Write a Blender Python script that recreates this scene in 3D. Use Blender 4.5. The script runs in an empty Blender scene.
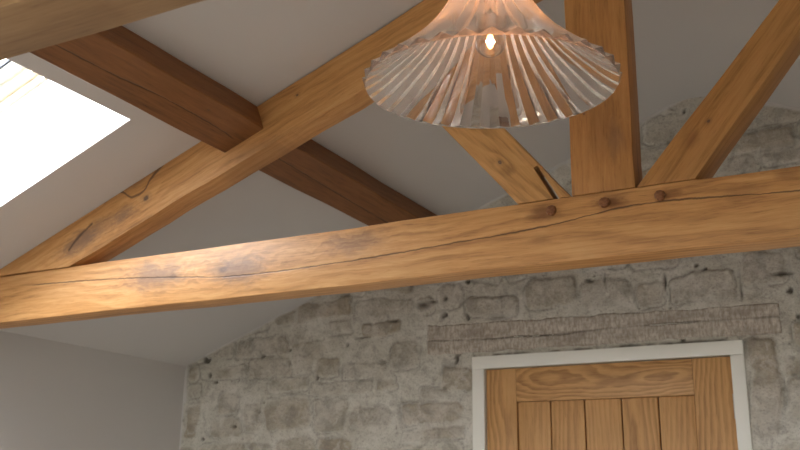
import bpy, bmesh, math, random
import numpy as np
from mathutils import Vector, Matrix

random.seed(7)
CZ = 1.565                      # camera height above the floor
RX, RZ = -0.4715, 1.2496        # ridge line (relative to the camera height)
TS = 0.3826                     # roof slope
TH = math.atan(TS)
YW = 2.838                      # gable wall face
C = bpy.context.scene.collection
sc = bpy.context.scene

# ------------------------------------------------------------------ helpers
def link(name, me, mat=None, parent=None, loc=(0, 0, 0), rot=None):
    o = bpy.data.objects.new(name, me)
    C.objects.link(o)
    if mat is not None and me is not None:
        if isinstance(mat, (list, tuple)):
            for m in mat: me.materials.append(m)
        else:
            me.materials.append(mat)
    o.location = loc
    if rot is not None: o.rotation_euler = rot
    if parent is not None: o.parent = parent
    return o

def tag(o, label=None, cat=None, group=None, kind=None):
    if label: o['label'] = label
    if cat: o['category'] = cat
    if group: o['group'] = group
    if kind: o['kind'] = kind
    return o

def mesh_of(bm, name='m', smooth=None):
    bmesh.ops.recalc_face_normals(bm, faces=bm.faces)
    me = bpy.data.meshes.new(name)
    bm.to_mesh(me); bm.free()
    if smooth is not None:
        for p in me.polygons: p.use_smooth = True
        me.set_sharp_from_angle(angle=math.radians(smooth))
    return me

def box(bm, x0, x1, y0, y1, z0, z1, M=None, bev=0.0):
    r = bmesh.ops.create_cube(bm, size=1.0)
    vs = r['verts']
    for v in vs:
        v.co = Vector(((x0 + x1) / 2 + v.co.x * (x1 - x0), (y0 + y1) / 2 + v.co.y * (y1 - y0), (z0 + z1) / 2 + v.co.z * (z1 - z0)))
    if bev > 0:
        es = list({e for v in vs for e in v.link_edges})
        rr = bmesh.ops.bevel(bm, geom=es, offset=bev, segments=2, affect='EDGES', profile=0.6)
        vs = list({v for f in rr['faces'] for v in f.verts} | {v for v in vs if v.is_valid})
    if M is not None:
        for v in vs: v.co = M @ v.co
    return vs

def vnoise(x, z, seed, f):
    """smooth 2D value noise, numpy, -1..1"""
    rs = np.random.RandomState(seed)
    T = rs.rand(256, 256)
    X = x * f + 1000.3; Z = z * f + 1000.7
    i = np.floor(X).astype(int); j = np.floor(Z).astype(int)
    u = X - i; v = Z - j
    u = u * u * (3 - 2 * u); v = v * v * (3 - 2 * v)
    g = lambda a, b: T[a % 256, b % 256]
    return ((g(i, j) * (1 - u) + g(i + 1, j) * u) * (1 - v) + (g(i, j + 1) * (1 - u) + g(i + 1, j + 1) * u) * v) * 2 - 1

def fbm(x, z, seed, f, o=4):
    a = 1.0; s = 0
    for k in range(o):
        s = s + a * vnoise(x, z, seed + k, f * 2 ** k); a *= 0.5
    return s / 1.6

# ------------------------------------------------------------------ node helpers
class NT:
    def __init__(s, name):
        s.mat = bpy.data.materials.new(name); s.mat.use_nodes = True
        s.t = s.mat.node_tree; s.t.nodes.clear()
        s.out = s.t.nodes.new('ShaderNodeOutputMaterial')
    def n(s, kind, **kw):
        nd = s.t.nodes.new('ShaderNode' + kind)
        for k, v in kw.items():
            if isinstance(k, str) and hasattr(nd, k): setattr(nd, k, v)
        return nd
    def set(s, sock, v):
        if hasattr(v, 'is_output') or isinstance(v, bpy.types.NodeSocket): s.t.links.new(v, sock)
        else: sock.default_value = v
    def math(s, op, a, b=0.0, c=0.0, clamp=False):
        nd = s.t.nodes.new('ShaderNodeMath'); nd.operation = op; nd.use_clamp = clamp
        s.set(nd.inputs[0], a); s.set(nd.inputs[1], b); s.set(nd.inputs[2], c)
        return nd.outputs[0]
    def comb(s, x, y, z):
        nd = s.t.nodes.new('ShaderNodeCombineXYZ')
        s.set(nd.inputs[0], x); s.set(nd.inputs[1], y); s.set(nd.inputs[2], z)
        return nd.outputs[0]
    def noise(s, vec, scale=1.0, detail=4.0, rough=0.55, dist=0.0):
        nd = s.t.nodes.new('ShaderNodeTexNoise')
        s.t.links.new(vec, nd.inputs['Vector'])
        nd.inputs['Scale'].default_value = scale; nd.inputs['Detail'].default_value = detail
        nd.inputs['Roughness'].default_value = rough; nd.inputs['Distortion'].default_value = dist
        return nd.outputs[0]
    def rng(s, v, a, b, c=0.0, d=1.0, smooth=True):
        nd = s.t.nodes.new('ShaderNodeMapRange')
        if smooth: nd.interpolation_type = 'SMOOTHSTEP'
        s.set(nd.inputs[0], v)
        for k, q in zip((1, 2, 3, 4), (a, b, c, d)): nd.inputs[k].default_value = q
        return nd.outputs[0]
    def mix(s, f, a, b, mode='MIX'):
        nd = s.t.nodes.new('ShaderNodeMix'); nd.data_type = 'RGBA'; nd.blend_type = mode
        s.set(nd.inputs[0], f)
        for sock, v in ((nd.inputs[6], a), (nd.inputs[7], b)):
            if isinstance(v, (tuple, list)): sock.default_value = (*v[:3], 1)
            else: s.t.links.new(v, sock)
        return nd.outputs[2]
    def ramp(s, f, stops):
        nd = s.t.nodes.new('ShaderNodeValToRGB'); s.t.links.new(f, nd.inputs[0])
        el = nd.color_ramp.elements
        while len(el) < len(stops): el.new(0.5)
        for e, (p, c) in zip(el, stops): e.position = p; e.color = (*c, 1)
        return nd.outputs[0]
    def bsdf(s, col, rough=0.5, bump=None, bs=0.2, bd=0.002, **kw):
        b = s.t.nodes.new('ShaderNodeBsdfPrincipled')
        if isinstance(col, (tuple, list)): b.inputs['Base Color'].default_value = (*col[:3], 1)
        else: s.t.links.new(col, b.inputs['Base Color'])
        s.set(b.inputs['Roughness'], rough)
        for k, v in kw.items(): s.set(b.inputs[k.replace('_', ' ')], v)
        if bump is not None:
            bn = s.t.nodes.new('ShaderNodeBump'); bn.inputs['Strength'].default_value = bs
            bn.inputs['Distance'].default_value = bd
            s.t.links.new(bump, bn.inputs['Height']); s.t.links.new(bn.outputs[0], b.inputs['Normal'])
        s.t.links.new(b.outputs[0], s.out.inputs[0])
        return b

def plain(name, col, rough=0.5, **kw):
    m = NT(name); m.bsdf(col, rough, **kw); return m.mat

def wood(name, axis='X', cols=None, ring=0.016, centre=(0.05, -0.06), tilt=0.03, seed=0.0, warp=0.03,
         ringamt=0.45, cracks=(), stains=(), length=1.0, rough=0.5, contrast=1.0, spec=0.35):
    """oak: growth rings cut by the surface, fine grain and pores along the local length;
    cracks: polylines in local (length, height) metres; stains: (x, z, rx, rz, amount, kind)"""
    dark, mid, light = cols or ((0.25, 0.115, 0.035), (0.46, 0.235, 0.085), (0.60, 0.335, 0.135))
    m = NT(name)
    tc = m.n('TexCoord'); sp = m.n('SeparateXYZ'); m.t.links.new(tc.outputs['Object'], sp.inputs[0])
    X, Y, Z = sp.outputs
    if axis == 'Z': L_, A, B = Z, Y, X
    elif axis == 'Y': L_, A, B = Y, Z, X
    else: L_, A, B = X, Y, Z
    Ls = m.math('ADD', L_, seed)
    low = m.noise(m.comb(m.math('MULTIPLY', Ls, 1.6), m.math('MULTIPLY', A, 5.0), m.math('MULTIPLY', B, 5.0)), 1.0, 2.0, 0.5)
    low2 = m.noise(m.comb(m.math('MULTIPLY', Ls, 5.0), m.math('MULTIPLY', A, 12.0), m.math('MULTIPLY', B, 16.0)), 1.0, 3.0, 0.55)
    w = m.math('MULTIPLY', m.math('SUBTRACT', low, 0.5), warp * 2)
    w2 = m.math('MULTIPLY', m.math('SUBTRACT', low2, 0.5), warp * 0.45)
    for (sx, sz, rx, rz, amt, kind) in stains:
        if kind == 'brown': continue
        g = 1.6 if kind == 'knot' else 1.0
        dx = m.math('DIVIDE', m.math('SUBTRACT', L_, sx), rx * g * 1.3); dz = m.math('DIVIDE', m.math('SUBTRACT', B, sz), rz * g)
        e = m.math('POWER', 2.718, m.math('MULTIPLY', m.math('ADD', m.math('MULTIPLY', dx, dx), m.math('MULTIPLY', dz, dz)), -1.0))
        if kind == 'grey':
            sw = m.noise(m.comb(m.math('MULTIPLY', L_, 26.0), 7.0, m.math('MULTIPLY', B, 34.0)), 1.0, 2.0, 0.5)
            w = m.math('ADD', w, m.math('MULTIPLY', m.math('MULTIPLY', m.math('SUBTRACT', sw, 0.5), e), 0.075))
        else: w = m.math('ADD', w, m.math('MULTIPLY', e, rz * 1.3))
    a = m.math('SUBTRACT', A, centre[0])
    b = m.math('SUBTRACT', m.math('SUBTRACT', B, centre[1]), m.math('MULTIPLY', L_, tilt))
    r = m.math('SQRT', m.math('ADD', m.math('MULTIPLY', a, a), m.math('MULTIPLY', b, b)))
    r = m.math('ADD', m.math('ADD', r, w), w2)
    fr = m.math('FRACT', m.math('DIVIDE', m.math('ADD', r, 5.0), ring))
    rings = m.math('MULTIPLY', m.rng(fr, 0.0, 0.75), m.rng(fr, 1.0, 0.8))
    grain = m.noise(m.comb(m.math('MULTIPLY', Ls, 6.0), m.math('MULTIPLY', A, 90.0), m.math('MULTIPLY', m.math('ADD', B, w2), 90.0)), 1.0, 4.0, 0.6)
    pores = m.noise(m.comb(m.math('MULTIPLY', Ls, 30.0), m.math('MULTIPLY', A, 500.0), m.math('MULTIPLY', m.math('ADD', B, w2), 500.0)), 1.0, 2.0, 0.6)
    blot = m.noise(m.comb(m.math('MULTIPLY', Ls, 2.2), m.math('MULTIPLY', A, 6.0), m.math('MULTIPLY', B, 7.0)), 1.0, 3.0, 0.6)
    f = m.math('ADD', 0.62, m.math('MULTIPLY', rings, -ringamt * 0.45))
    f = m.math('ADD', f, m.math('MULTIPLY', m.math('SUBTRACT', grain, 0.5), 0.85 * contrast))
    f = m.math('ADD', f, m.math('MULTIPLY', m.math('SUBTRACT', blot, 0.5), 0.6 * contrast))
    f = m.math('ADD', f, m.math('MULTIPLY', m.rng(pores, 0.56, 0.72), -0.20))
    fine = m.noise(m.comb(m.math('MULTIPLY', Ls, 14.0), m.math('MULTIPLY', A, 240.0), m.math('MULTIPLY', m.math('ADD', B, w2), 240.0)), 1.0, 3.0, 0.6)
    f = m.math('ADD', f, m.math('MULTIPLY', m.math('SUBTRACT', fine, 0.5), 0.65 * contrast))
    col = m.ramp(f, [(0.0, dark), (0.5, mid), (1.0, light)])
    bump = m.math('ADD', m.math('MULTIPLY', grain, 0.6), m.math('MULTIPLY', rings, -0.12))
    for k, (sx, sz, rx, rz, amt, kind) in enumerate(stains):
        dx = m.math('DIVIDE', m.math('SUBTRACT', L_, sx), rx); dz = m.math('DIVIDE', m.math('SUBTRACT', B, sz), rz)
        d = m.math('SQRT', m.math('ADD', m.math('MULTIPLY', dx, dx), m.math('MULTIPLY', dz, dz)))
        nz = m.noise(m.comb(m.math('MULTIPLY', L_, 22.0), A, m.math('MULTIPLY', B, 60.0)), 1.0, 4.0, 0.65, 0.6)
        d = m.math('ADD', d, m.math('MULTIPLY', m.math('SUBTRACT', nz, 0.5), 1.6 if kind != 'knot' else 0.5))
        if kind == 'knot':
            swirl = m.math('SINE', m.math('MULTIPLY', d, 9.0))
            mk = m.math('MULTIPLY', m.rng(d, 1.0, 0.15), m.math('ADD', 0.65, m.math('MULTIPLY', swirl, 0.35)))
            c2 = (0.09, 0.055, 0.04)
        else:
            mk = m.rng(d, 1.15, 0.2); c2 = (0.20, 0.115, 0.075) if kind == 'grey' else (0.16, 0.06, 0.02)
        col = m.mix(m.math('MULTIPLY', mk, amt, clamp=True), col, c2)
    for k, (pts, wd) in enumerate(cracks):
        x0 = min(p[0] for p in pts); x1 = max(p[0] for p in pts)
        z0 = min(p[1] for p in pts) - 0.01; z1 = max(p[1] for p in pts) + 0.01
        fc = m.n('FloatCurve'); cu = fc.mapping.curves[0]; ps = sorted(pts)
        while len(cu.points) < len(ps): cu.points.new(0.5, 0.5)
        for cp, (px, pz) in zip(cu.points, ps): cp.location = ((px - x0) / (x1 - x0), (pz - z0) / (z1 - z0))
        fc.mapping.update()
        t = m.math('DIVIDE', m.math('SUBTRACT', L_, x0), x1 - x0)
        m.t.links.new(t, fc.inputs['Value'])
        zc = m.math('ADD', m.math('MULTIPLY', fc.outputs[0], z1 - z0), z0)
        jn = m.noise(m.comb(m.math('MULTIPLY', L_, 40.0), 0.0, float(k)), 1.0, 4.0, 0.6)
        d = m.math('ABSOLUTE', m.math('ADD', m.math('SUBTRACT', B, zc), m.math('MULTIPLY', m.math('SUBTRACT', jn, 0.5), 0.006)))
        wn = m.noise(m.comb(m.math('MULTIPLY', L_, 9.0), 3.0, float(k)), 1.0, 2.0, 0.5)
        ww = m.math('MULTIPLY', m.rng(wn, 0.25, 0.65, 0.25, 1.0), wd)
        core = m.math('SUBTRACT', 1.0, m.math('DIVIDE', d, ww, clamp=True))
        ends = m.math('MULTIPLY', m.rng(t, 0.0, 0.03), m.rng(t, 1.0, 0.97))
        front = m.math('LESS_THAN', A, -0.0) if axis != 'Y' else 1.0
        core = m.math('MULTIPLY', m.math('MULTIPLY', m.math('SQRT', core), ends), front)
        col = m.mix(m.math('MULTIPLY', core, 0.85, clamp=True), col, (0.05, 0.022, 0.01))
        bump = m.math('SUBTRACT', bump, m.math('MULTIPLY', core, 2.0))
    m.bsdf(col, rough, bump, 0.35, 0.0015, Specular_IOR_Level=spec)
    return m.mat

# ------------------------------------------------------------------ plain materials
def plaster_mat():
    m = NT('warm_white_plaster')
    tc = m.n('TexCoord'); v = tc.outputs['Object']
    n1 = m.noise(v, 1.3, 3.0, 0.5); n2 = m.noise(v, 60.0, 3.0, 0.6)
    col = m.mix(n1, (0.60, 0.58, 0.565), (0.64, 0.625, 0.61))
    m.bsdf(col, 0.85, n2, 0.08, 0.001); return m.mat
PLASTER = plaster_mat()
WHITE_PAINT = plain('white_satin_paint', (0.86, 0.85, 0.79), 0.35)
PINE = plain('pale_lacquered_pine', (0.84, 0.74, 0.58), 0.45)
GASKET = plain('dark_rubber', (0.03, 0.035, 0.045), 0.6)
STEEL = plain('brushed_steel', (0.55, 0.54, 0.52), 0.35, Metallic=1.0)
BRASS = plain('satin_brass', (0.60, 0.42, 0.22), 0.3, Metallic=1.0)
FLOOR = plain('pale_limestone_floor', (0.36, 0.325, 0.28), 0.7)

# ------------------------------------------------------------------ timber members
def member(name, poly, y0, y1, ang, mat, parent=None, wob=0.0012, seed=1, bev=0.0022, notch=None):
    """a sawn timber whose front outline is the polygon poly (x, z); ang is the direction of its length"""
    cx = sum(p[0] for p in poly) / len(poly); cz = sum(p[1] for p in poly) / len(poly)
    ca, sa = math.cos(ang), math.sin(ang)
    loc = [((x - cx) * ca + (z - cz) * sa, -(x - cx) * sa + (z - cz) * ca) for x, z in poly]
    out = []
    n = len(loc)
    for i in range(n):                                   # densify long edges
        a, b = Vector(loc[i]), Vector(loc[(i + 1) % n]); L = (b - a).length
        k = max(1, int(L / 0.06)); d = (b - a) / max(L, 1e-9); nrm = Vector((d.y, -d.x))
        for j in range(k):
            t = j / k; p = a.lerp(b, t)
            if j > 0 and L > 0.25:
                s = (p.x * 6 + seed * 3.1 + i * 7.7)
                p = p + nrm * wob * (math.sin(s) + 0.6 * math.sin(2.3 * s + 1) + 0.4 * math.sin(5.1 * s))
            out.append((p.x, p.y))
    ym = (y0 + y1) / 2; h = (y1 - y0) / 2
    bm = bmesh.new()
    vs = [bm.verts.new((x, -h, z)) for x, z in out]
    fa = bm.faces.new(vs)
    ex = bmesh.ops.extrude_face_region(bm, geom=[fa])
    for v in ex['geom']:
        if isinstance(v, bmesh.types.BMVert): v.co.y = h
    bmesh.ops.recalc_face_normals(bm, faces=bm.faces)
    es = [e for e in bm.edges if len(e.link_faces) == 2 and e.calc_face_angle(0) > 0.6]
    bmesh.ops.bevel(bm, geom=es, offset=bev, segments=2, affect='EDGES', profile=0.5, clamp_overlap=True)
    me = mesh_of(bm, name, 25)
    o = link(name, me, mat, parent, (cx, ym, cz + CZ), (0, -ang, 0))
    o['_c'] = (cx, cz)
    return o, (cx, cz, ca, sa)

def loc2(c, pts):
    cx, cz, ca, sa = c
    return [((x - cx) * ca + (z - cz) * sa, -(x - cx) * sa + (z - cz) * ca) for x, z in pts]
def cen(poly, ang):
    return (sum(p[0] for p in poly) / len(poly), sum(p[1] for p in poly) / len(poly), math.cos(ang), math.sin(ang))
def mir(poly): return [(2 * RX - x, z) for x, z in poly][::-1]

YF, YB = 1.71, 1.78
def lower(x): return 1.2859 + 0.3701 * x
def upper(x): return 1.430 + TS * x - 0.005
HONEY = ((0.22, 0.092, 0.027), (0.54, 0.268, 0.092), (0.70, 0.41, 0.175))
OLD = ((0.17, 0.065, 0.020), (0.43, 0.195, 0.056), (0.55, 0.275, 0.090))

# tie beam of the main truss
tie_poly = [(-2.44, 0.4505), (1.50, 0.4505), (1.50, 0.5795), (-2.44, 0.5795)]
c = cen(tie_poly, 0)
crack = [(-2.064, 0.545), (-1.854, 0.538), (-1.664, 0.527), (-1.487, 0.512), (-1.309, 0.500), (-1.073, 0.503), (-0.916, 0.509), (-0.775, 0.516),
         (-0.687, 0.520), (-0.583, 0.527), (-0.491, 0.538), (-0.383, 0.546), (-0.281, 0.542), (-0.121, 0.533), (0.1, 0.53)]
st = [(-1.60, 0.525, 0.11, 0.042, 0.75, 'grey'), (-1.388, 0.520, 0.040, 0.024, 0.9, 'knot'), (-1.34, 0.515, 0.10, 0.045, 0.75, 'grey'), (-1.54, 0.52, 0.03, 0.02, .5, 'knot'),
      (-1.03, 0.545, 0.09, 0.035, 0.45, 'grey'), (-0.22, 0.545, 0.05, 0.02, 0.35, 'brown'), (-0.14, 0.565, 0.03, 0.014, 0.4, 'brown'), (-0.60, 0.556, 0.035, 0.02, 0.75, 'brown'), (-0.455, 0.558, 0.045, 0.018, 0.8, 'brown'),
      (-0.345, 0.558, 0.035, 0.014, 0.6, 'brown'), (-0.60, 0.50, 0.03, 0.014, 0.35, 'brown'), (0.3, 0.51, 0.03, 0.02, .7, 'knot')]
def tr(c, st):
    r = []
    for x, z, rx, rz, a, k in st:
        p = loc2(c, [(x, z)])[0]; r.append((p[0], p[1], rx, rz, a, k))
    return r
m_tie = wood('oak_tie_beam', 'X', HONEY, ring=0.017, centre=(0.06, -0.09), tilt=0.012, seed=3.0, warp=0.045, ringamt=0.42, rough=0.48, spec=0.42,
             cracks=[(loc2(c, crack), 0.0026)], stains=tr(c, st))
tie, _ = member('truss_tie', tie_poly, YF, YB, 0, m_tie, seed=2, wob=0.0009)
tag(tie, 'long pale oak tie beam with three pegs and a long crack, under the king post', 'roof beam')
# turned oak pegs standing a little proud of the tie beam
m_peg = wood('dark_oak_peg', 'Y', ((0.10, 0.035, 0.012), (0.22, 0.085, 0.03), (0.30, 0.13, 0.05)), ring=0.006)
def peg(px, pz, k, parent):
    bm = bmesh.new(); rnd = random.Random(k); n = 9
    rr = [0.0108 * (1 + rnd.uniform(-0.07, 0.07)) for _ in range(n)]
    def ringv(y, s): return [bm.verts.new((math.cos(2 * math.pi * i / n) * rr[i] * s, y + rnd.uniform(-.0006, .0006), math.sin(2 * math.pi * i / n) * rr[i] * s)) for i in range(n)]
    A = [ringv(0.030, 0.92), ringv(-0.004, 1.0), ringv(-0.0075, 0.9), ringv(-0.009, 0.62)]
    for a, b in zip(A, A[1:]):
        for i in range(n): bm.faces.new((a[i], a[(i + 1) % n], b[(i + 1) % n], b[i]))
    bm.faces.new(A[-1]); bm.faces.new(A[0][::-1])
    o = link('peg', mesh_of(bm, 'peg'), m_peg, parent)
    o.location = (px - parent.location.x, YF - parent.location.y, pz + CZ - parent.location.z)
    o['label'] = 'dark reddish-brown round peg end'
    return o
for k, (px, pz) in enumerate([(-0.576, 0.556), (-0.469, 0.558), (-0.363, 0.557)]): peg(px, pz, k + 1, tie)

# principal rafters
ang = math.atan(0.366)
raf_poly = [(-2.232, 0.581), (-1.905, 0.581), (-1.627, 0.683), (-0.999, 0.9162), (-0.536, 1.0875), (-0.536, upper(-0.536))]
c = cen(raf_poly, ang)
rst = [(-1.652, 0.735, 0.026, 0.020, 0.95, 'knot'), (-1.72, 0.70, 0.05, 0.022, 0.7, 'grey'), (-1.87, 0.645, 0.09, 0.035, 0.75, 'grey'), (-1.68, 0.79, 0.09, 0.02, 0.5, 'brown'), (-1.32, .80, .12, .03, .3, 'brown'),
       (-1.2, 0.93, 0.012, 0.008, 0.9, 'knot'), (-1.80, 0.68, 0.12, 0.03, 0.4, 'grey')]
rcr = [([(-1.60, 0.822), (-1.643, 0.785), (-1.67, 0.752), (-1.698, 0.745), (-1.753, 0.765), (-1.80, 0.742)], 0.0065), ([(-1.83, 0.692), (-1.86, 0.672), (-1.879, 0.657), (-1.91, 0.624)], 0.006)]
m_raf = wood('oak_rafter', 'X', HONEY, ring=0.019, centre=(0.05, -0.05), tilt=0.03, seed=11.0, warp=0.05, ringamt=0.32,
             cracks=[(loc2(c, a), w) for a, w in rcr], stains=tr(c, rst))
rafter, _ = member('principal_rafter', raf_poly, YF, YB, ang, m_raf, seed=5, wob=0.002)
tag(rafter, 'sloping oak rafter with curved crack and grey stains, passing beside the roof window', 'roof beam')
m_raf2 = wood('oak_rafter_right', 'X', HONEY, ring=0.018, seed=31.0, warp=0.04)
raf2, _ = member('principal_rafter', mir(raf_poly), YF, YB, -ang, m_raf2, seed=9, wob=0.002)
tag(raf2, 'sloping oak rafter on the side of the king post away from the roof window', 'roof beam')

# king post
kp = [(-0.534, 0.5810), (-0.409, 0.5810), (-0.409, upper(-0.534) - 0.001), (RX, RZ - 0.004), (-0.534, upper(-0.534) - 0.001)]
m_king = wood('oak_king_post', 'X', OLD, ring=0.013, centre=(0.12, 0.02), tilt=0.01, seed=21.0, warp=0.02, ringamt=0.25,
              stains=[(-0.28, -0.03, 0.05, 0.02, .35, 'grey'), (-0.22, 0.03, 0.008, 0.006, .8, 'knot'), (-0.26, 0.0, .12, .05, .25, 'brown')])
king, _ = member('king_post', kp, YF, YB, math.pi / 2, m_king, seed=4, wob=0.0007)
tag(king, 'upright oak king post behind the pendant shade, standing on the tie beam', 'roof post')

# struts
sl_ang = math.atan2(0.1935, -0.165)
A1, A2 = (-0.6477, 0.5810), (-0.9485, 0.9325)
B1, B2 = (-0.5365, 0.5810), (-0.8545, 0.9680)
full = [A1, B1, B2, A2]
nt = [A1, (-0.572, 0.5810), (-0.6115, 0.652), (-0.604, 0.657), (-0.5600, 0.5810), B1, B2, A2]   # open split beside its right edge
cS = cen(nt, sl_ang)
m_sl = wood('oak_strut_split', 'X', ((0.20, 0.085, 0.024), (0.50, 0.255, 0.082), (0.62, 0.35, 0.13)), ring=0.014, centre=(0.03, -0.02), tilt=0.05, seed=41.0, warp=0.04, ringamt=0.5,
            stains=tr(cS, [(-0.684, 0.676, 0.012, 0.009, 1.0, 'knot'), (-0.664, 0.654, 0.018, 0.014, 0.6, 'brown'), (-0.70, 0.76, 0.01, 0.007, .8, 'knot')]))
s1, cc = member('strut', nt, YF, YB - 0.006, sl_ang, m_sl, seed=6, wob=0.0008, bev=0.0012)
tag(s1, 'slanting oak strut with a dark open split, beside the king post foot', 'roof strut')
s2poly = [(-0.4065, 0.5810), (-0.2975, 0.5810), (-0.0105, 0.9390), (-0.0740, 0.9620)]
sr_ang = math.atan2(1.2, 1.0)
cS = cen(s2poly, sr_ang)
m_sr = wood('oak_strut_right', 'X', ((0.20, 0.085, 0.022), (0.42, 0.20, 0.058), (0.52, 0.27, 0.09)), ring=0.016, centre=(0.06, 0.03), tilt=0.03, seed=52.0, warp=0.03, ringamt=0.35,
            stains=tr(cS, [(-0.265, 0.69, 0.010, 0.008, .9, 'knot'), (-0.30, 0.66, .03, .02, .4, 'brown'), (-0.2, 0.82, .02, .012, .45, 'brown')]))
s2, _ = member('strut', s2poly, YF, YB + 0.01, sr_ang, m_sr, seed=8, wob=0.0008)
tag(s2, 'slanting oak strut without any split, meeting the tie beam beside the last peg', 'roof strut')

# nearer truss: its tie beam passes close above the camera
m_tie2 = wood('oak_near_tie_beam', 'X', ((0.17, 0.08, 0.032), (0.33, 0.185, 0.08), (0.43, 0.265, 0.125)), ring=0.02, centre=(0.02, -0.11), tilt=0.01, seed=61.0, warp=0.03, ringamt=0.25,
              stains=[(-0.13, -.05, .012, .01, .8, 'knot'), (-.16, -.05, .02, .02, .4, 'brown')])
tie2, _ = member('truss_tie', tie_poly, 0.532, 0.613, 0, m_tie2, seed=12, wob=0.001)
tag(tie2, 'blurred oak tie beam without pegs, crossing over the near end of the dark purlin', 'roof beam')

# purlins (flat on the slope, square section), one per bay
def slope_M(y=0.0):
    """local x = up the slope, y = depth, z = outward normal; origin on the ridge line"""
    ct, s = math.cos(TH), math.sin(TH)
    return Matrix(((ct, 0, -s, RX), (0, 1, 0, y), (s, 0, ct, RZ + CZ), (0, 0, 0, 1)))
def purlin(u0, u1, ya, yb, d, mat, seed):
    # local mesh: X along its length (world Y), Z across the slope, Y towards the ceiling
    cx = 2 * RX - RX; L = yb - ya; W = (u1 - u0)
    poly = []
    bm = bmesh.new(); n = int(L / 0.06); rnd = random.Random(seed)
    rings = []
    ph = rnd.uniform(0, 6)
    for i in range(n + 1):
        x = -L / 2 + L * i / n; s = x * 7 + ph
        a = 0.0013 * math.sin(s) + 0.0008 * math.sin(2.7 * s); b = 0.0013 * math.sin(1.3 * s + 2) + 0.0007 * math.sin(3.1 * s)
        hw, hd, bv = W / 2, d / 2, 0.0025
        sec = [(-hw + a + bv, -hd), (hw + b - bv, -hd), (hw + b, -hd + bv), (hw + b, hd - bv), (hw + b - bv, hd), (-hw + a + bv, hd), (-hw + a, hd - bv), (-hw + a, -hd + bv)]
        rings.append([bm.verts.new((x, y, z)) for z, y in sec])
    for r0, r1 in zip(rings, rings[1:]):
        for i in range(8): bm.faces.new((r0[i], r0[(i + 1) % 8], r1[(i + 1) % 8], r1[i]))
    bm.faces.new(rings[0]); bm.faces.new(rings[-1][::-1])
    me = mesh_of(bm, 'purlin', 25)
    o = link('purlin', me, mat)
    ct, s = math.cos(TH), math.sin(TH)
    um = (u0 + u1) / 2
    base = Vector((RX - um * ct, 0, RZ + CZ - um * s)); nout = Vector((-s, 0, ct))
    p = base - nout * (d / 2 + 0.001); p.y = (ya + yb) / 2
    # columns: local X -> world Y ; local Y -> outward normal ; local Z -> up slope (ct,0,s)
    R = Matrix(((0, -s, ct, p.x), (1, 0, 0, p.y), (0, ct, s, p.z), (0, 0, 0, 1)))
    o.matrix_world = R
    return o
PU0 = (RX + 1.318) / math.cos(TH); PU1 = PU0 + 0.123
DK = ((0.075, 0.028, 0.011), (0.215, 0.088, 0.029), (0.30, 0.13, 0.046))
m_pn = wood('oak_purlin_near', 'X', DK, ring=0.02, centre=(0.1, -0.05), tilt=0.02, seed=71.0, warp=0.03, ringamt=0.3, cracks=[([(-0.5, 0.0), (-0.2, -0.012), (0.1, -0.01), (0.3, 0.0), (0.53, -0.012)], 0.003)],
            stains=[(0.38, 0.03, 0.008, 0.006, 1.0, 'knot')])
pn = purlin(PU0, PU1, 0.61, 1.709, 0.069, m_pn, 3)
tag(pn, 'dark oak purlin beside the roof window, ending against the sloping rafter', 'roof beam')
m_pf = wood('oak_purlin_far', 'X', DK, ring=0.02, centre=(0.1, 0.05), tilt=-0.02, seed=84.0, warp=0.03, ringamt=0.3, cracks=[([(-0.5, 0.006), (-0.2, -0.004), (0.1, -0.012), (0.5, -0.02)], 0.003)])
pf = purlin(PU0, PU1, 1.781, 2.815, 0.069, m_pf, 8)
tag(pf, 'dark oak purlin running from the sloping rafter towards the stone gable wall', 'roof beam')

# ------------------------------------------------------------------ room shell
XL, XR = -2.45, 2 * RX + 2.45
YBK = -2.6
SKY = dict(u0=1.124, u1=1.862, y0=0.76, y1=1.501, t=0.262)
def slope_box(bm, u0, u1, y0, y1, h0, h1, side=1):
    ct, s = math.cos(TH), math.sin(TH)
    vs = box(bm, u0, u1, y0, y1, h0, h1)
    for v in vs:
        u, y, h = v.co
        v.co = Vector((RX - side * (u * ct + h * s), y, RZ + CZ - u * s + h * ct))
bm = bmesh.new()
U = 2.35
slope_box(bm, -0.10, SKY['u0'], YBK - 0.2, 3.05, 0, SKY['t'])
slope_box(bm, SKY['u1'], U, YBK - 0.2, 3.05, 0, SKY['t'])
slope_box(bm, SKY['u0'], SKY['u1'], YBK - 0.2, SKY['y0'], 0, SKY['t'])
slope_box(bm, SKY['u0'], SKY['u1'], SKY['y1'], 3.05, 0, SKY['t'])
ce = link('ceiling', mesh_of(bm, 'ceiling'), PLASTER); tag(ce, kind='structure')
bm = bmesh.new(); slope_box(bm, -0.10, U, YBK - 0.2, 3.05, 0, SKY['t'], -1)
ce2 = link('ceiling', mesh_of(bm, 'ceiling'), PLASTER); tag(ce2, kind='structure')
bm = bmesh.new(); rw = .11; n = 12; secs = []
for y in (YBK, 2.86):
    ar = [(RX - rw + 2 * rw * k / n, RZ + CZ - TS * rw + TS * (rw * rw - (-rw + 2 * rw * k / n) ** 2) / (2 * rw)) for k in range(n + 1)]
    secs.append([bm.verts.new((x, y, z)) for x, z in ar + [(RX, RZ + CZ + .01)]])
for i in range(n + 2): bm.faces.new((secs[0][i], secs[0][(i + 1) % (n + 2)], secs[1][(i + 1) % (n + 2)], secs[1][i]))
cr_ = link('ceiling', mesh_of(bm, 'ridge_plaster', 40), PLASTER); tag(cr_, kind='structure')
bm = bmesh.new(); box(bm, XL - 0.25, XR + 0.25, YBK - 0.25, 3.05, -0.12, 0.0)
fl = link('floor', mesh_of(bm, 'floor'), FLOOR); tag(fl, kind='structure')
bm = bmesh.new(); box(bm, XL - 0.25, XL, YBK - 0.25, 3.05, 0.0, CZ + 0.55)
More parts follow.
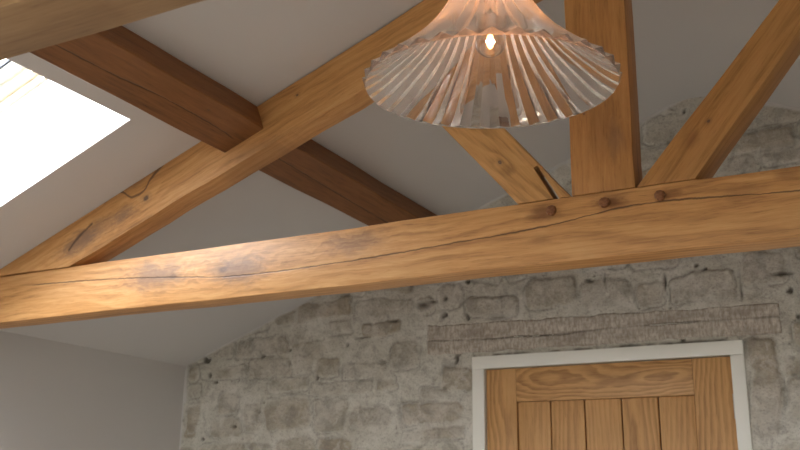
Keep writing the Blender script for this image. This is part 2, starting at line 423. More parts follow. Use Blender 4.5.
wl = link('wall_left', mesh_of(bm, 'wall'), PLASTER); tag(wl, kind='structure')
bm = bmesh.new(); box(bm, XR, XR + 0.25, YBK - 0.25, 3.05, 0.0, CZ + 0.55)
wr = link('wall_right', mesh_of(bm, 'wall'), PLASTER); tag(wr, kind='structure')
# back wall (behind the camera) with a wide glazed window
BW = dict(x0=-2.0, x1=-0.05, z0=0.85, z1=2.2)
bm = bmesh.new()
box(bm, XL, BW['x0'], YBK - 0.25, YBK, 0, 2.9); box(bm, BW['x1'], XR, YBK - 0.25, YBK, 0, 2.9)
box(bm, BW['x0'], BW['x1'], YBK - 0.25, YBK, 0, BW['z0']); box(bm, BW['x0'], BW['x1'], YBK - 0.25, YBK, BW['z1'], 2.9)
wb = link('wall_back', mesh_of(bm, 'wall'), PLASTER); tag(wb, kind='structure')

def schlick(m, power=5.0, base=0.04):
    lw = m.n('LayerWeight'); lw.inputs[0].default_value = 0.5
    return m.math('ADD', m.math('MULTIPLY', m.math('POWER', lw.outputs['Facing'], power), 0.94), base, clamp=True)
def glass_pane_mat():
    m = NT('clear_window_glass')
    tr_ = m.n('BsdfTransparent'); gl = m.n('BsdfGlossy'); gl.inputs['Roughness'].default_value = 0.0
    fr = schlick(m)
    mx = m.n('MixShader'); m.t.links.new(fr, mx.inputs[0]); m.t.links.new(tr_.outputs[0], mx.inputs[1]); m.t.links.new(gl.outputs[0], mx.inputs[2])
    m.t.links.new(mx.outputs[0], m.out.inputs[0]); return m.mat
PANE = glass_pane_mat()

# window_2 : back window
w2 = link('window_2', None); w2.location = ((BW['x0'] + BW['x1']) / 2, YBK - 0.1, BW['z0']); tag(w2, kind='structure')
ww, hh = BW['x1'] - BW['x0'], BW['z1'] - BW['z0']
bm = bmesh.new(); f = 0.05
box(bm, -ww / 2, -ww / 2 + f, -.03, .03, 0, hh); box(bm, ww / 2 - f, ww / 2, -.03, .03, 0, hh)
box(bm, -ww / 2 + f, ww / 2 - f, -.03, .03, 0, f); box(bm, -ww / 2 + f, ww / 2 - f, -.03, .03, hh - f, hh)
for q in (-ww / 6, ww / 6): box(bm, q - .02, q + .02, -.03, .03, f, hh - f)
link('window_frame', mesh_of(bm), WHITE_PAINT, w2)
bm = bmesh.new(); box(bm, -ww / 2 + f, ww / 2 - f, -.004, 0, f, hh - f); link('glass_pane', mesh_of(bm), PANE, w2)

# window_1 : roof window. local x = down the slope, y = depth, z = outward normal
w1 = link('window_1', None); tag(w1, kind='structure')
ct, s_ = math.cos(TH), math.sin(TH)
um, ym = (SKY['u0'] + SKY['u1']) / 2, (SKY['y0'] + SKY['y1']) / 2
o_ = Vector((RX - um * ct - SKY['t'] * s_, ym, RZ + CZ - um * s_ + SKY['t'] * ct))
w1.matrix_world = Matrix(((-ct, 0, -s_, o_.x), (0, 1, 0, o_.y), (-s_, 0, ct, o_.z), (0, 0, 0, 1)))
# (x axis is mirrored in handedness; flip y to keep a rotation)
w1.matrix_world = Matrix(((-ct, 0, -s_, o_.x), (0, -1, 0, o_.y), (-s_, 0, ct, o_.z), (0, 0, 0, 1)))
hu, hy = (SKY['u1'] - SKY['u0']) / 2, (SKY['y1'] - SKY['y0']) / 2
def ringbox(inu, iny, outu, outy, z0, z1):
    bm = bmesh.new()
    box(bm, -outu, -inu, -outy, outy, z0, z1, bev=0.0015); box(bm, inu, outu, -outy, outy, z0, z1, bev=0.0015)
    box(bm, -inu, inu, -outy, -iny, z0, z1, bev=0.0015); box(bm, -inu, inu, iny, outy, z0, z1, bev=0.0015)
    return mesh_of(bm)
link('window_frame', ringbox(hu - 0.010, hy - 0.010, hu + 0.04, hy + 0.04, 0.0, 0.020), PINE, w1)
link('window_frame', ringbox(hu - 0.030, hy - 0.030, hu + 0.04, hy + 0.04, 0.0205, 0.045), PINE, w1)
link('window_sash', ringbox(hu - 0.068, hy - 0.068, hu + 0.04, hy + 0.04, 0.0455, 0.080), WHITE_PAINT, w1)
link('gasket', ringbox(hu - 0.074, hy - 0.074, hu - 0.0685, hy - 0.0685, 0.050, 0.062), GASKET, w1)
bm = bmesh.new(); box(bm, -hu + 0.069, hu - 0.069, -hy + 0.069, hy - 0.069, 0.063, 0.067); link('glass_pane', mesh_of(bm), PANE, w1)

# ------------------------------------------------------------------ stone gable wall
rects = [(-1.278, .583, -1.079, .656), (-.871, .584, -.707, .676), (-.697, .579, -.613, .666), (-.597, .578, -.396, .665), (-1.806, .57, -1.701, .621),
         (-1.668, .551, -1.505, .604), (-1.55, .429, -1.427, .531), (-2.276, .304, -2.178, .382), (-2.44, .359, -2.371, .423), (-2.44, .221, -2.361, .344),
         (-2.44, .427, -2.377, .496), (-1.367, .35, -1.241, .436), (-1.441, .321, -1.334, .364), (-1.508, .247, -1.277, .321), (-1.507, .189, -1.267, .234),
         (-.388, .177, -.305, .466), (-.383, .612, -.25, .716)]
DX0, DX1, DZ = -1.239, -0.396, 0.457
LX0, LX1 = -1.409, -0.287
def build_wall():
    rs = np.random.RandomState(11)
    xs = np.unique(np.concatenate([np.arange(-2.45, 0.25, 0.0046), np.linspace(0.25, XR, 30), [DX0 + .003, DX1 - .003]]))
    zs = np.unique(np.concatenate([np.linspace(-CZ, 0.10, 14), np.arange(0.10, 1.262, 0.0046), [DZ - .003]]))
    X, Z = np.meshgrid(xs, zs, indexing='ij')
    wx = X + 0.017 * fbm(X, Z, 5, 10) + 0.004 * fbm(X, Z, 15, 60, 2)
    wz = Z + 0.016 * fbm(X, Z, 9, 9) + 0.004 * fbm(X, Z, 19, 60, 2)
    stones = [(*r, True) for r in rects]
    z = -1.5
    hand = rects + [(LX0, .47, LX1, .575), (DX0 - .01, -2, DX1 + .01, DZ + .01)]
    while z < 1.3:
        hrow = rs.uniform(0.06, 0.13); x = -2.47 + rs.uniform(-.1, 0)
        while x < XR + .1:
            w = rs.uniform(0.08, 0.27); h = hrow * rs.uniform(0.7, 1.08); dz = rs.uniform(-.012, .016)
            r = [x + .005, z + dz + .004, x + w - .005, z + dz + h - .004]
            ok = True
            for q in hand:                                   # shrink round the fixed stones
                ox = min(r[2], q[2]) - max(r[0], q[0]); oz = min(r[3], q[3]) - max(r[1], q[1])
                if ox > 0 and oz > 0:
                    if ox < oz:
                        if r[0] < q[0]: r[2] = q[0] - .008
                        else: r[0] = q[2] + .008
                    else:
                        if r[1] < q[1]: r[3] = q[1] - .008
                        else: r[1] = q[3] + .008
                    if r[2] - r[0] < .03 or r[3] - r[1] < .025: ok = False; break
            if ok: stones.append((*r, False))
            x += w
        z += hrow
    H = np.zeros_like(X); M = np.zeros_like(X); T = np.zeros_like(X); W = np.zeros_like(X); E = np.full_like(X, 9.0)
    for (x0, z0, x1, z1, big) in stones:
        i0, i1 = np.searchsorted(xs, [x0 - .03, x1 + .03]); j0, j1 = np.searchsorted(zs, [z0 - .03, z1 + .03])
        if i1 <= i0 or j1 <= j0: continue
        sl = np.s_[i0:i1, j0:j1]
        cr = min(x1 - x0, z1 - z0) * rs.uniform(.15, .42)
        qx = np.abs(wx[sl] - (x0 + x1) / 2) - (x1 - x0) / 2 + cr; qz = np.abs(wz[sl] - (z0 + z1) / 2) - (z1 - z0) / 2 + cr
        d = -(np.hypot(np.maximum(qx, 0), np.maximum(qz, 0)) + np.minimum(np.maximum(qx, qz), 0) - cr)
        E[sl] = np.minimum(E[sl], np.abs(d + .001))
        t = np.clip((d + 0.002) / rs.uniform(.008, .02), 0, 1); t = t * t * (3 - 2 * t)
        hs = rs.uniform(.0045, .0135) * (1.1 if big else .9)
        h = t * (hs + (wx[sl] - (x0 + x1) / 2) * rs.uniform(-.03, .03) + (wz[sl] - (z0 + z1) / 2) * rs.uniform(-.08, .08))
        up = h > H[sl]
        H[sl] = np.where(up, h, H[sl]); tint = rs.uniform(0, 1); wa = rs.uniform(0, 1)
        T[sl] = np.where(t > M[sl], tint, T[sl]); W[sl] = np.where(t > M[sl], wa, W[sl]); M[sl] = np.maximum(M[sl], t)
    n1 = fbm(X, Z, 31, 9, 4); n2 = fbm(X, Z, 41, 45, 4); n3 = fbm(X, Z, 51, 110, 2)
    smear = np.clip(0.0050 + 0.0045 * n1 + .0012 * n2, 0.0005, .012)      # lime mortar smeared over the joints
    vis = np.clip((H - smear) / .007 + .45, 0, 1)
    H = np.maximum(H, smear) + .0024 * n2 + .0012 * n3 + .0010 * M * n1
    crev = np.clip(1 - E / .0042, 0, 1) * np.clip(.40 + 1.9 * fbm(X, Z, 65, 11, 3), 0, 1)  # stone edges also painted dark, standing in for weak relief shading
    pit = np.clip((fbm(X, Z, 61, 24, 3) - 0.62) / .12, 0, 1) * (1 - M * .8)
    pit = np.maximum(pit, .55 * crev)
    for (px, pz, rx, rz) in [(-1.42, .648, .03, .012), (-1.385, .655, .02, .005), (-1.34, .662, .008, .008), (-2.33, .452, .007, .010), (-2.2, .258, .010, .006), (-.388, .60, .004, .03), (-.79, .675, .004, .02),
                             (-.605, .65, .004, .03), (-1.66, .55, .03, .004), (-2.07, .34, .006, .006), (-1.53, .60, .03, .005), (-.27, .64, .03, .005), (-.25, .74, .02, .004)]:
        d = np.hypot((X - px) / rx, (Z - pz) / rz) + .5 * n2
        pit = np.maximum(pit, np.clip(1.3 - d, 0, 1))
    # open joint over the door frame
    g = np.clip(1 - np.abs(Z - (DZ + .004)) / .006, 0, 1) * ((X > DX0) & (X < DX1 + .005)) * np.clip(.5 + 2.2 * fbm(X, Z, 71, 20, 3), 0, 1)
    pit = np.maximum(pit, g * 1.2)
    H -= .012 * np.clip(pit, 0, 1)
    # smooth plaster returning round the corner and up the rake
    edge = -2.432 + .007 * vnoise(X * 0, Z, 81, 9) + .004 * vnoise(X * 0, Z, 82, 30) - 0.010 * (Z < .35)
    P = np.clip((edge - X) / .004, 0, 1)
    rk = (1.430 + TS * X) * (X < RX) + (1.430 + TS * (2 * RX - X)) * (X >= RX) - Z
    lip = .006 + .004 * fbm(X, Z, 91, 12, 3) + .006 * np.clip((X + 1.5) / .4, 0, 1)
    P = np.maximum(P, np.clip((lip - rk) / .004, 0, 1))
    H = H * (1 - P) + (.008 + .0006 * n2) * P
    gap = np.clip(1 - np.abs(rk - lip - .004) / .004, 0, 1) * (X < -1.6) * np.clip(.3 + fbm(X, Z, 95, 25, 3) * 2.5, 0, 1)
    H -= .006 * gap
    # vertices
    Zc = np.minimum(Z, (RZ + .02) - TS * np.abs(X - RX))
    nx, nz = X.shape
    idx = np.arange(nx * nz).reshape(nx, nz)
    q = np.stack([idx[:-1, :-1], idx[1:, :-1], idx[1:, 1:], idx[:-1, 1:]], -1).reshape(-1, 4)
    cx = (X[:-1, :-1] + X[1:, 1:]).reshape(-1) / 2; cz = (Z[:-1, :-1] + Z[1:, 1:]).reshape(-1) / 2
    dead = (cx > DX0 + .003) & (cx < DX1 - .003) & (cz < DZ - .003)
    dead |= cz > (RZ + .022) - TS * np.abs(cx - RX)
    q = q[~dead]
    me = bpy.data.meshes.new('stone_wall')
    co = np.stack([X, YW - H, Zc + CZ], -1).reshape(-1, 3).astype(np.float32)
    me.vertices.add(len(co)); me.vertices.foreach_set('co', co.ravel())
    me.loops.add(q.size); me.polygons.add(len(q))
    me.loops.foreach_set('vertex_index', q.ravel().astype(np.int32))
    me.polygons.foreach_set('loop_start', (np.arange(len(q)) * 4).astype(np.int32))
    me.polygons.foreach_set('loop_total', np.full(len(q), 4, np.int32))
    me.polygons.foreach_set('use_smooth', np.ones(len(q), bool))
    me.update(calc_edges=True)
    ca = me.color_attributes.new('stone', 'FLOAT_COLOR', 'POINT')
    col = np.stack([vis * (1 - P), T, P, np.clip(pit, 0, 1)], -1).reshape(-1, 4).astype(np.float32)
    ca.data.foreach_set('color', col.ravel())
    return me
def stone_mat():
    m = NT('limewashed_rubble_stone')
    at = m.n('Attribute'); at.attribute_name = 'stone'
    sp = m.n('SeparateColor'); m.t.links.new(at.outputs['Color'], sp.inputs[0])
    vis, tint, pl = sp.outputs; pit = at.outputs['Alpha']
    tc = m.n('TexCoord'); v = tc.outputs['Object']
    n1 = m.noise(v, 7.0, 5.0, 0.6); n2 = m.noise(v, 38.0, 5.0, 0.65); n3 = m.noise(v, 160.0, 3.0, 0.6); n4 = m.noise(v, 2.2, 2.0, 0.5)
    stone = m.ramp(tint, [(0.0, (0.47, 0.41, 0.32)), (0.35, (0.55, 0.50, 0.41)), (0.65, (0.53, 0.495, 0.42)), (1.0, (0.64, 0.60, 0.52))])
    stone = m.mix(m.rng(n2, 0.35, 0.7), m.mix(0.45, stone, (0.20, 0.165, 0.13)), stone)
    mort = m.mix(n1, (0.52, 0.495, 0.425), (0.67, 0.65, 0.58))
    c_ = m.mix(vis, mort, stone)
    c_ = m.mix(m.math('MULTIPLY', m.rng(n1, 0.42, 0.68), 0.55), c_, (0.70, 0.67, 0.61))       # limewash left in patches
    c_ = m.mix(m.math('MULTIPLY', m.rng(n3, 0.50, 0.70), 0.42), c_, (0.22, 0.19, 0.165))
    n5 = m.noise(v, 17.0, 6.0, 0.7, 0.8)
    c_ = m.mix(m.math('MULTIPLY', m.rng(n5, 0.50, 0.64), 0.42), c_, (0.26, 0.235, 0.21))
    c_ = m.mix(m.math('MULTIPLY', m.rng(n5, 0.46, 0.36), 0.35), c_, (0.74, 0.71, 0.66))
    c_ = m.mix(m.math('MULTIPLY', m.rng(n2, 0.60, 0.74), 0.45), c_, (0.20, 0.165, 0.14))
    c_ = m.mix(m.math('MULTIPLY', pit, 0.85), c_, (0.07, 0.055, 0.045))  # darkened in colour: stone-edge shading, open joints and pits
    c_ = m.mix(pl, c_, (0.62, 0.60, 0.58))
    hgt = m.math('ADD', m.math('MULTIPLY', n2, 1.0), m.math('MULTIPLY', n3, 0.45))
    m.bsdf(c_, 0.92, hgt, 0.9, 0.006, Specular_IOR_Level=0.2); return m.mat
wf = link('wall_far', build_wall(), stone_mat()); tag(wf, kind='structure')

# solid backing behind the relief, open at the doorway
bm = bmesh.new()
box(bm, XL - .25, DX0 - .01, YW + .02, 3.05, 0, CZ + 1.3); box(bm, DX1 + .01, XR + .25, YW + .02, 3.05, 0, CZ + 1.3)
box(bm, DX0 - .01, DX1 + .01, YW + .02, 3.05, CZ + DZ + .01, CZ + 1.3)
box(bm, DX0 - .01, DX1 + .01, 3.0, 3.05, 0, CZ + DZ + .01)
bk = link('wall_far_backing', mesh_of(bm), PLASTER); bk.name = 'wall_outer'; tag(bk, kind='structure')

# ------------------------------------------------------------------ lintel
def build_lintel():
    xs = np.arange(LX0, LX1 + .0001, .0036); n = 36
    V = []; F = []
    X, K = np.meshgrid(xs, np.linspace(0, 1, n), indexing='ij')
    top = .577 - (X - LX0) / (LX1 - LX0) * .019 + .003 * vnoise(X, X * 0, 3, 12); bot = .4715 + .0025 * vnoise(X, X * 0, 4, 10)
    Z = bot + (top - bot) * K
    e = np.minimum.reduce([(Z - bot), (top - Z), X - LX0, LX1 - X]) + .0035 * fbm(X, Z, 7, 30, 3)
    t = np.clip(e / .006, 0, 1)
    cz = np.interp(X, [-1.40, -1.394, -1.261, -.939, -.816, -.51, -.303], [.521, .521, .517, .512, .520, .521, .519])
    cr = np.clip(1 - np.abs(Z - cz - .002 * vnoise(X, Z, 6, 40)) / .0035, 0, 1) * np.clip(.9 + vnoise(X, X * 0, 8, 9), 0, 1)
    tool = fbm(X * 1.5, Z * .6, 12, 60, 3)
    H = .008 * t + .0020 * tool * t + .001 * fbm(X, Z, 14, 30, 3) - .010 * cr
    nx = len(xs); idx = np.arange(nx * n).reshape(nx, n)
    q = np.stack([idx[:-1, :-1], idx[1:, :-1], idx[1:, 1:], idx[:-1, 1:]], -1).reshape(-1, 4)
    cx0, cz0 = (LX0 + LX1) / 2, .52
    co = np.stack([X - cx0, -H, Z - cz0], -1).reshape(-1, 3)
    nv = len(co)
    loop = list(idx[:, 0]) + list(idx[-1, 1:]) + list(idx[::-1, -1][1:]) + list(idx[0, ::-1][1:-1])
    back = co[loop].copy(); back[:, 1] = .05
    co = np.vstack([co, back]); faces = [tuple(int(a) for a in f) for f in q]
    L = len(loop)
    for i in range(L):
        j = (i + 1) % L; faces.append((int(loop[j]), int(loop[i]), nv + i, nv + j))
    faces.append(tuple(range(nv + L - 1, nv - 1, -1)))
    me = bpy.data.meshes.new('lintel'); me.from_pydata(co.tolist(), [], faces); me.update()
    bm = bmesh.new(); bm.from_mesh(me); bmesh.ops.recalc_face_normals(bm, faces=bm.faces); bm.to_mesh(me); bm.free()
    for p in me.polygons: p.use_smooth = True
    me.set_sharp_from_angle(angle=math.radians(60))
    ca = me.color_attributes.new('crack', 'FLOAT_COLOR', 'POINT')
    cc = np.zeros((len(co), 4), np.float32); cc[:nv, 0] = cr.reshape(-1); ca.data.foreach_set('color', cc.ravel())
    return me, (cx0, YW - .002, cz0 + CZ)
m = NT('weathered_limewashed_timber')
tc = m.n('TexCoord'); sp = m.n('SeparateXYZ'); m.t.links.new(tc.outputs['Object'], sp.inputs[0]); X_, Y_, Z_ = sp.outputs
at = m.n('Attribute'); at.attribute_name = 'crack'; sc_ = m.n('SeparateColor'); m.t.links.new(at.outputs['Color'], sc_.inputs[0])
ta = m.noise(m.comb(m.math('MULTIPLY', X_, 110.0), Y_, m.math('MULTIPLY', Z_, 45.0)), 1.0, 5.0, 0.7)
tb = m.noise(m.comb(m.math('MULTIPLY', X_, 7.0), Y_, m.math('MULTIPLY', Z_, 30.0)), 1.0, 3.0, 0.6)
cl = m.mix(m.rng(ta, 0.36, 0.66), (0.40, 0.345, 0.285), (0.66, 0.61, 0.54))
cl = m.mix(m.math('MULTIPLY', m.rng(tb, 0.40, 0.70), 0.5), cl, (0.24, 0.19, 0.15))
cl = m.mix(m.math('MULTIPLY', sc_.outputs[0], 0.9), cl, (0.05, 0.035, 0.025))
m.bsdf(cl, 0.9, ta, 0.6, 0.003, Specular_IOR_Level=0.2)
me, lc = build_lintel()
lint = link('door_header', me, m.mat, None, lc)
tag(lint, 'rough grey-brown limewashed timber lintel set in the stone over the door', 'lintel')

# ------------------------------------------------------------------ door
d = link('door_1', None); dx = (DX0 + DX1) / 2; d.location = (dx, YW, 0); tag(d, kind='structure')
F0, F1 = DX0 - dx, DX1 - dx
fy0, fy1 = -0.018, 0.10
top = CZ + DZ
bm = bmesh.new()
box(bm, F0, F1, fy0, fy1, top - 0.0405, top, bev=0.0018)
link('door_frame_head', mesh_of(bm, 'f', 30), WHITE_PAINT, d)
for (a, b) in ((F0, F0 + 0.0415), (F1 - 0.0375, F1)):
    bm = bmesh.new(); box(bm, a, b, fy0 + .0006, fy1, 0, top - 0.0410, bev=0.0018)
    link('door_jamb', mesh_of(bm, 'f', 30), WHITE_PAINT, d)
l0, l1, lt = -1.1945 - dx, -0.4355 - dx, CZ + 0.4135
ly = -0.004
p0, p1, pt, pb = -1.093 - dx, -0.544 - dx, CZ + 0.308, 0.22
OD = ((0.27, 0.125, 0.042), (0.56, 0.305, 0.118), (0.68, 0.405, 0.178))
def dw(name, axis, seed, centre, tilt, amt=.55, ring=.013, warp=.05): return wood(name, axis, OD, ring=ring, centre=centre, tilt=tilt, seed=seed, warp=warp, ringamt=amt, rough=0.42, contrast=.7)
def dpart(name, x0, x1, y0, y1, z0, z1, mat, bev=.0015):
    bm = bmesh.new(); cx, cy, cz = (x0 + x1) / 2, (y0 + y1) / 2, (z0 + z1) / 2
    box(bm, x0 - cx, x1 - cx, y0 - cy, y1 - cy, z0 - cz, z1 - cz, bev=bev)
    return link(name, mesh_of(bm, 'p', 30), mat, d, (cx, cy, cz))
dpart('stile', l0, p0, ly, ly + .04, .005, lt, dw('door_stile_oak', 'Z', 1.0, (.03, .09), -.055, .75, .015))
dpart('stile', p1, l1, ly, ly + .04, .005, lt, dw('door_stile_oak_hinge_side', 'Z', 5.0, (.03, .10), .06, .75, .014))
dpart('top_rail', p0 + .0004, p1 - .0004, ly + .0003, ly + .04, pt, lt, dw('door_rail_oak', 'X', 9.0, (.018, .0), .02, .8, .012, .085))
dpart('bottom_rail', p0 + .0004, p1 - .0004, ly + .0003, ly + .04, .005, pb, dw('door_bottom_rail_oak', 'X', 12.0, (.03, .0), .01))
bx = [p0, -0.984 - dx, -0.875 - dx, -0.761 - dx, -0.651 - dx, p1]
for k in range(5):
    dpart('board', bx[k] + .0012, bx[k + 1] - .0012, ly + .009, ly + .03, pb, pt, dw('door_board_oak', 'Z', 20.0 + 7 * k, (.05, (-.03, .02, .10, 0.0, .12)[k]), (.01, .03, .005, -.035, .01)[k], (.4, .65, .4, .7, .45)[k], .012, .03), bev=.006)
# butt hinges with knuckles
for hz in (CZ + 0.271, 0.9, 0.25):
    bm = bmesh.new()
    box(bm, -.002, .0035, -.0012, .004, -.035, .035)
    for k in range(5):
        r = bmesh.ops.create_cone(bm, cap_ends=True, segments=12, radius1=.0042, radius2=.0042, depth=.0134, matrix=Matrix.Translation((0.0008, -.0035, -.028 + .014 * k)))
    link('hinge', mesh_of(bm, 'h', 40), STEEL, d, (l1 + .0015, ly, hz))
# lever handle on its plate
bm = bmesh.new()
box(bm, -.02, .02, -.006, 0, -.08, .08, bev=.002)
bmesh.ops.create_cone(bm, cap_ends=True, segments=16, radius1=.008, radius2=.008, depth=.045, matrix=Matrix.Translation((0, -.025, 0)) @ Matrix.Rotation(math.pi / 2, 4, 'X'))
box(bm, -.008, .11, -.054, -.042, -.007, .007, bev=.003)
link('door_handle', mesh_of(bm, 'h', 40), STEEL, d, (l0 + .05, ly, 1.0))

# ------------------------------------------------------------------ pendant lamp
LX, LY, LZ = -0.4717, 1.1492, 0.583 + CZ
pend = link('pendant_light', None, loc=(LX, LY, LZ))
tag(pend, 'fluted clear glass pendant light with one glowing bulb, hanging before the truss', 'pendant light')
def ribbed_glass():
    m = NT('fluted_clear_glass')
    g = m.n('BsdfGlass'); g.inputs['Color'].default_value = (0.97, 0.955, 0.94, 1); g.inputs['Roughness'].default_value = 0.012; g.inputs['IOR'].default_value = 1.47
    tl = m.n('BsdfTranslucent'); tl.inputs[0].default_value = (0.95, 0.86, 0.80, 1)
    df = m.n('BsdfDiffuse'); df.inputs[0].default_value = (0.9, 0.82, 0.76, 1)
    a = m.n('MixShader'); a.inputs[0].default_value = 0.15; m.t.links.new(tl.outputs[0], a.inputs[1]); m.t.links.new(df.outputs[0], a.inputs[2])
    b = m.n('MixShader'); b.inputs[0].default_value = 0.05; m.t.links.new(g.outputs[0], b.inputs[1]); m.t.links.new(a.outputs[0], b.inputs[2])
    m.t.links.new(b.outputs[0], m.out.inputs[0]); return m.mat
NP = 35; PPS = 6
prof = [(0.0, .1790), (.004, .1720), (.012, .1600), (.022, .1480), (.034, .1340), (.047, .1195), (.060, .1055), (.074, .0925), (.088, .0810), (.103, .0705), (.120, .0605), (.138, .0510), (.156, .0430), (.175, .0365), (.195, .0315), (.215, .0290)]
def shade_mesh():
    bm = bmesh.new(); n = NP * PPS
    def rr(z, r, outer, nr=0, nz=0):
        vs = []
        for i in range(n):
            t = (i % PPS) / PPS; tri = 1 - abs(2 * t - 1)
            k, zz = r, z
            if outer:
                q = .0020 + (.0082 * (r / .18) ** .7) * tri
                k = r + q * nr; zz = z + q * nz
            a = 2 * math.pi * i / n
            vs.append(bm.verts.new((k * math.cos(a), k * math.sin(a), zz)))
        return vs
    inn = [rr(z, r, False) for z, r in prof]; out = []
    for j, (z, r) in enumerate(prof):
        a_, b_ = prof[max(j - 1, 0)], prof[min(j + 1, len(prof) - 1)]
        dz, dr = b_[0] - a_[0], b_[1] - a_[1]; q = math.hypot(dz, dr)
        out.append(rr(z, r, True, dz / q, -dr / q))
    for S in (inn, out):
        for a, b in zip(S, S[1:]):
            for i in range(n): bm.faces.new((a[i], a[(i + 1) % n], b[(i + 1) % n], b[i]))
    for a, b in ((inn[0], out[0]), (inn[-1], out[-1])):
        for i in range(n): bm.faces.new((a[i], a[(i + 1) % n], b[(i + 1) % n], b[i]))
    return mesh_of(bm, 'shade', 22)
sh = link('lamp_shade', shade_mesh(), ribbed_glass(), pend); sh['label'] = 'pleated trumpet-shaped clear glass shade'
def lathe(pts, n=24, cap=True):
    bm = bmesh.new(); R = []
    for z, r in pts:
        R.append([bm.verts.new((r * math.cos(2 * math.pi * i / n), r * math.sin(2 * math.pi * i / n), z)) for i in range(n)])
    for a, b in zip(R, R[1:]):
        for i in range(n): bm.faces.new((a[i], a[(i + 1) % n], b[(i + 1) % n], b[i]))
    if cap: bm.faces.new(R[0][::-1]); bm.faces.new(R[-1])
    return mesh_of(bm, 'lathe', 35)
bc = .070; br = .0225
pts = [(bc - br * math.cos(a), max(.0006, br * math.sin(a))) for a in [math.pi * k / 20 * .86 for k in range(21)]]
pts = [p for p in pts] + [(bc + .026, .0105), (bc + .032, .010)]
bulb_glass = NT('clear_bulb_glass')
tr_ = bulb_glass.n('BsdfTransparent'); gl = bulb_glass.n('BsdfGlossy'); gl.inputs[1].default_value = .02; fr = schlick(bulb_glass, 2.0, 0.08)
tr_.inputs[0].default_value = (.97, .95, .92, 1)
mx = bulb_glass.n('MixShader'); 
for a, b in ((fr, mx.inputs[0]), (tr_.outputs[0], mx.inputs[1]), (gl.outputs[0], mx.inputs[2]), (mx.outputs[0], bulb_glass.out.inputs[0])): bulb_glass.t.links.new(a, b)
bulb = link('light_bulb', lathe(pts, 32), bulb_glass.mat, pend); bulb['label'] = 'small clear round glass bulb'
em = NT('glowing_filament'); e_ = em.n('Emission'); e_.inputs[0].default_value = (1.0, .46, .13, 1); e_.inputs[1].default_value = 4.0; em.t.links.new(e_.outputs[0], em.out.inputs[0])
fil = link('filament', lathe([(bc - .010, .0008), (bc - .008, .0032), (bc - .003, .0050), (bc + .003, .0052), (bc + .009, .0040), (bc + .014, .0012)], 14), em.mat, bulb)
fil['label'] = 'glowing warm orange filament'
pl_ = bpy.data.lights.new('bulb_glow', 'POINT'); pl_.energy = 9.0; pl_.color = (1.0, .50, .26); pl_.shadow_soft_size = .006
po = bpy.data.objects.new('bulb_glow', pl_); C.objects.link(po); po.parent = pend; po.location = (0, 0, bc)
stem = link('bulb_stem', lathe([(bc + .018, .0006), (bc + .024, .001), (bc + .030, .0015)], 14), plain('clear_stem', (.75, .7, .62), .2), bulb)
link('lamp_holder', lathe([(bc + .030, .0125), (bc + .034, .0145), (bc + .062, .0150), (bc + .066, .0125), (bc + .10, .0115), (bc + .14, .010), (.222, .0075)], 28), BRASS, pend)
link('shade_cap', lathe([(.2165, .0300), (.2165, .0335), (.222, .0345), (.229, .031), (.238, .018), (.250, .0075), (.262, .0050)], 32), BRASS, pend)
TILT = Matrix.Rotation(math.radians(3.2), 4, Vector((0.8831, 0.4691, 0)))
pend['t'] = 1
zt = RZ + CZ - LZ - .012
link('cord', lathe([(.261, .0032), (zt, .0032)], 12), plain('brown_fabric_cord', (.14, .08, .05), .8), pend)
link('ceiling_rose', lathe([(zt - .030, .006), (zt - .028, .018), (zt - .018, .038), (zt - .008, .045), (zt - .004, .045)], 32), BRASS, pend)

# the shade and its fittings hang a few degrees out of true below the flex
piv = Vector((0, 0, .262)); TM = Matrix.Translation(piv) @ TILT @ Matrix.Translation(-piv)
for o in pend.children:
    if o.name.split('.')[0] in ('lamp_shade', 'light_bulb', 'lamp_holder', 'shade_cap', 'bulb_glow'): o.matrix_local = TM @ Matrix.Translation(o.location)
del pend['t']
pend.location += Vector((0, 0, -.0135)) - (TM @ Vector((0, 0, 0))).xyz
# ------------------------------------------------------------------ light
w = bpy.data.worlds.new('sky'); sc.world = w; w.use_nodes = True
nt_ = w.node_tree; nt_.nodes.clear()
wo = nt_.nodes.new('ShaderNodeOutputWorld'); bg = nt_.nodes.new('ShaderNodeBackground')
tc = nt_.nodes.new('ShaderNodeTexCoord'); sx = nt_.nodes.new('ShaderNodeSeparateXYZ'); rp = nt_.nodes.new('ShaderNodeValToRGB')
mr = nt_.nodes.new('ShaderNodeMapRange'); mr.inputs[1].default_value = -1; mr.inputs[2].default_value = 1
nt_.links.new(tc.outputs['Generated'], sx.inputs[0]); nt_.links.new(sx.outputs[2], mr.inputs[0]); nt_.links.new(mr.outputs[0], rp.inputs[0])
el = rp.color_ramp.elements
el[0].position = 0.0; el[0].color = (.16, .15, .11, 1)
el[1].position = 1.0; el[1].color = (.92, .97, 1.0, 1)
for p, cc_ in ((.49, (.09, .09, .075)), (.51, (.62, .63, .63)), (.70, (.72, .76, .82))):
    e = el.new(p); e.color = (*cc_, 1)
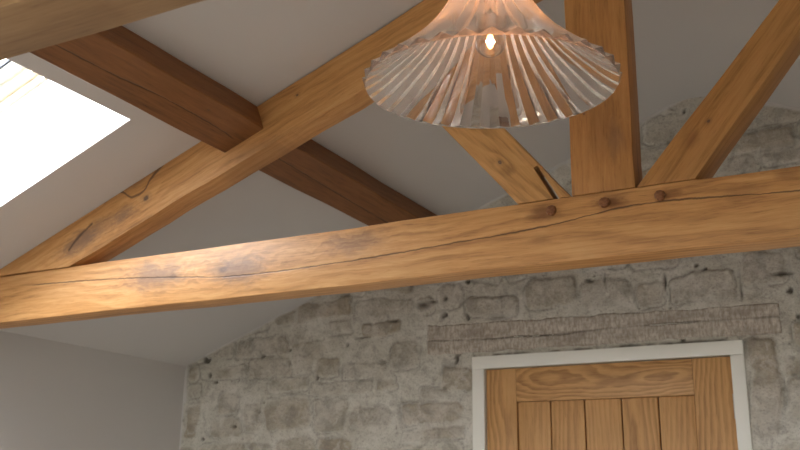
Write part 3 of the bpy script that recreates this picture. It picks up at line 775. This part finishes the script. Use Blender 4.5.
nt_.links.new(rp.outputs[0], bg.inputs[0]); bg.inputs[1].default_value = 8.0; nt_.links.new(bg.outputs[0], wo.inputs[0])

def portal(name, M, sx_, sy_):
    l = bpy.data.lights.new(name, 'AREA'); l.shape = 'RECTANGLE'; l.size = sx_; l.size_y = sy_; l.cycles.is_portal = True
    o = bpy.data.objects.new(name, l); C.objects.link(o); o.matrix_world = M; return o
# roof window portal: emits along local -Z (inward)
pc = o_ + Vector((-s_, 0, ct)) * 0.10
portal('roof_window_daylight', Matrix(((ct, 0, -s_, pc.x), (0, 1, 0, pc.y), (s_, 0, ct, pc.z), (0, 0, 0, 1))), 2 * hu, 2 * hy)
portal('back_window_daylight', Matrix.Translation(((BW['x0'] + BW['x1']) / 2, YBK - .27, (BW['z0'] + BW['z1']) / 2)) @ Matrix.Rotation(math.pi / 2, 4, 'X'), ww, hh)

# ------------------------------------------------------------------ camera
cam = bpy.data.cameras.new('camera'); co = bpy.data.objects.new('camera', cam); C.objects.link(co)
right = Vector((0.883066, 0.469084, 0.012439)); down = Vector((-0.121763, 0.254663, -0.959333)); fwd = Vector((-0.453176, 0.845640, 0.282002))
R = Matrix((right, -down, -fwd)).transposed()
co.matrix_world = Matrix.Translation((0, 0, CZ)) @ R.to_4x4()
cam.sensor_width = 36.0; cam.lens = 941.7 / 800 * 36.0; cam.clip_start = 0.02
cam.dof.use_dof = True; cam.dof.focus_distance = 1.55; cam.dof.aperture_fstop = 11.0
sc.camera = co
vs_ = sc.view_settings
sc.display_settings.display_device = 'sRGB'
vs_.view_transform = 'Standard'; vs_.look = 'None'; vs_.gamma = 1.0; vs_.use_curve_mapping = False
vs_.exposure = 2.15
try:
    sc.cycles.use_denoising = True; sc.cycles.denoiser = 'OPENIMAGEDENOISE'
    sc.cycles.max_bounces = 14; sc.cycles.transmission_bounces = 12; sc.cycles.transparent_max_bounces = 12; sc.cycles.diffuse_bounces = 6
    sc.cycles.sample_clamp_indirect = 8.0
except Exception: pass
for o in list(bpy.data.objects):
    if '_c' in o: del o['_c']
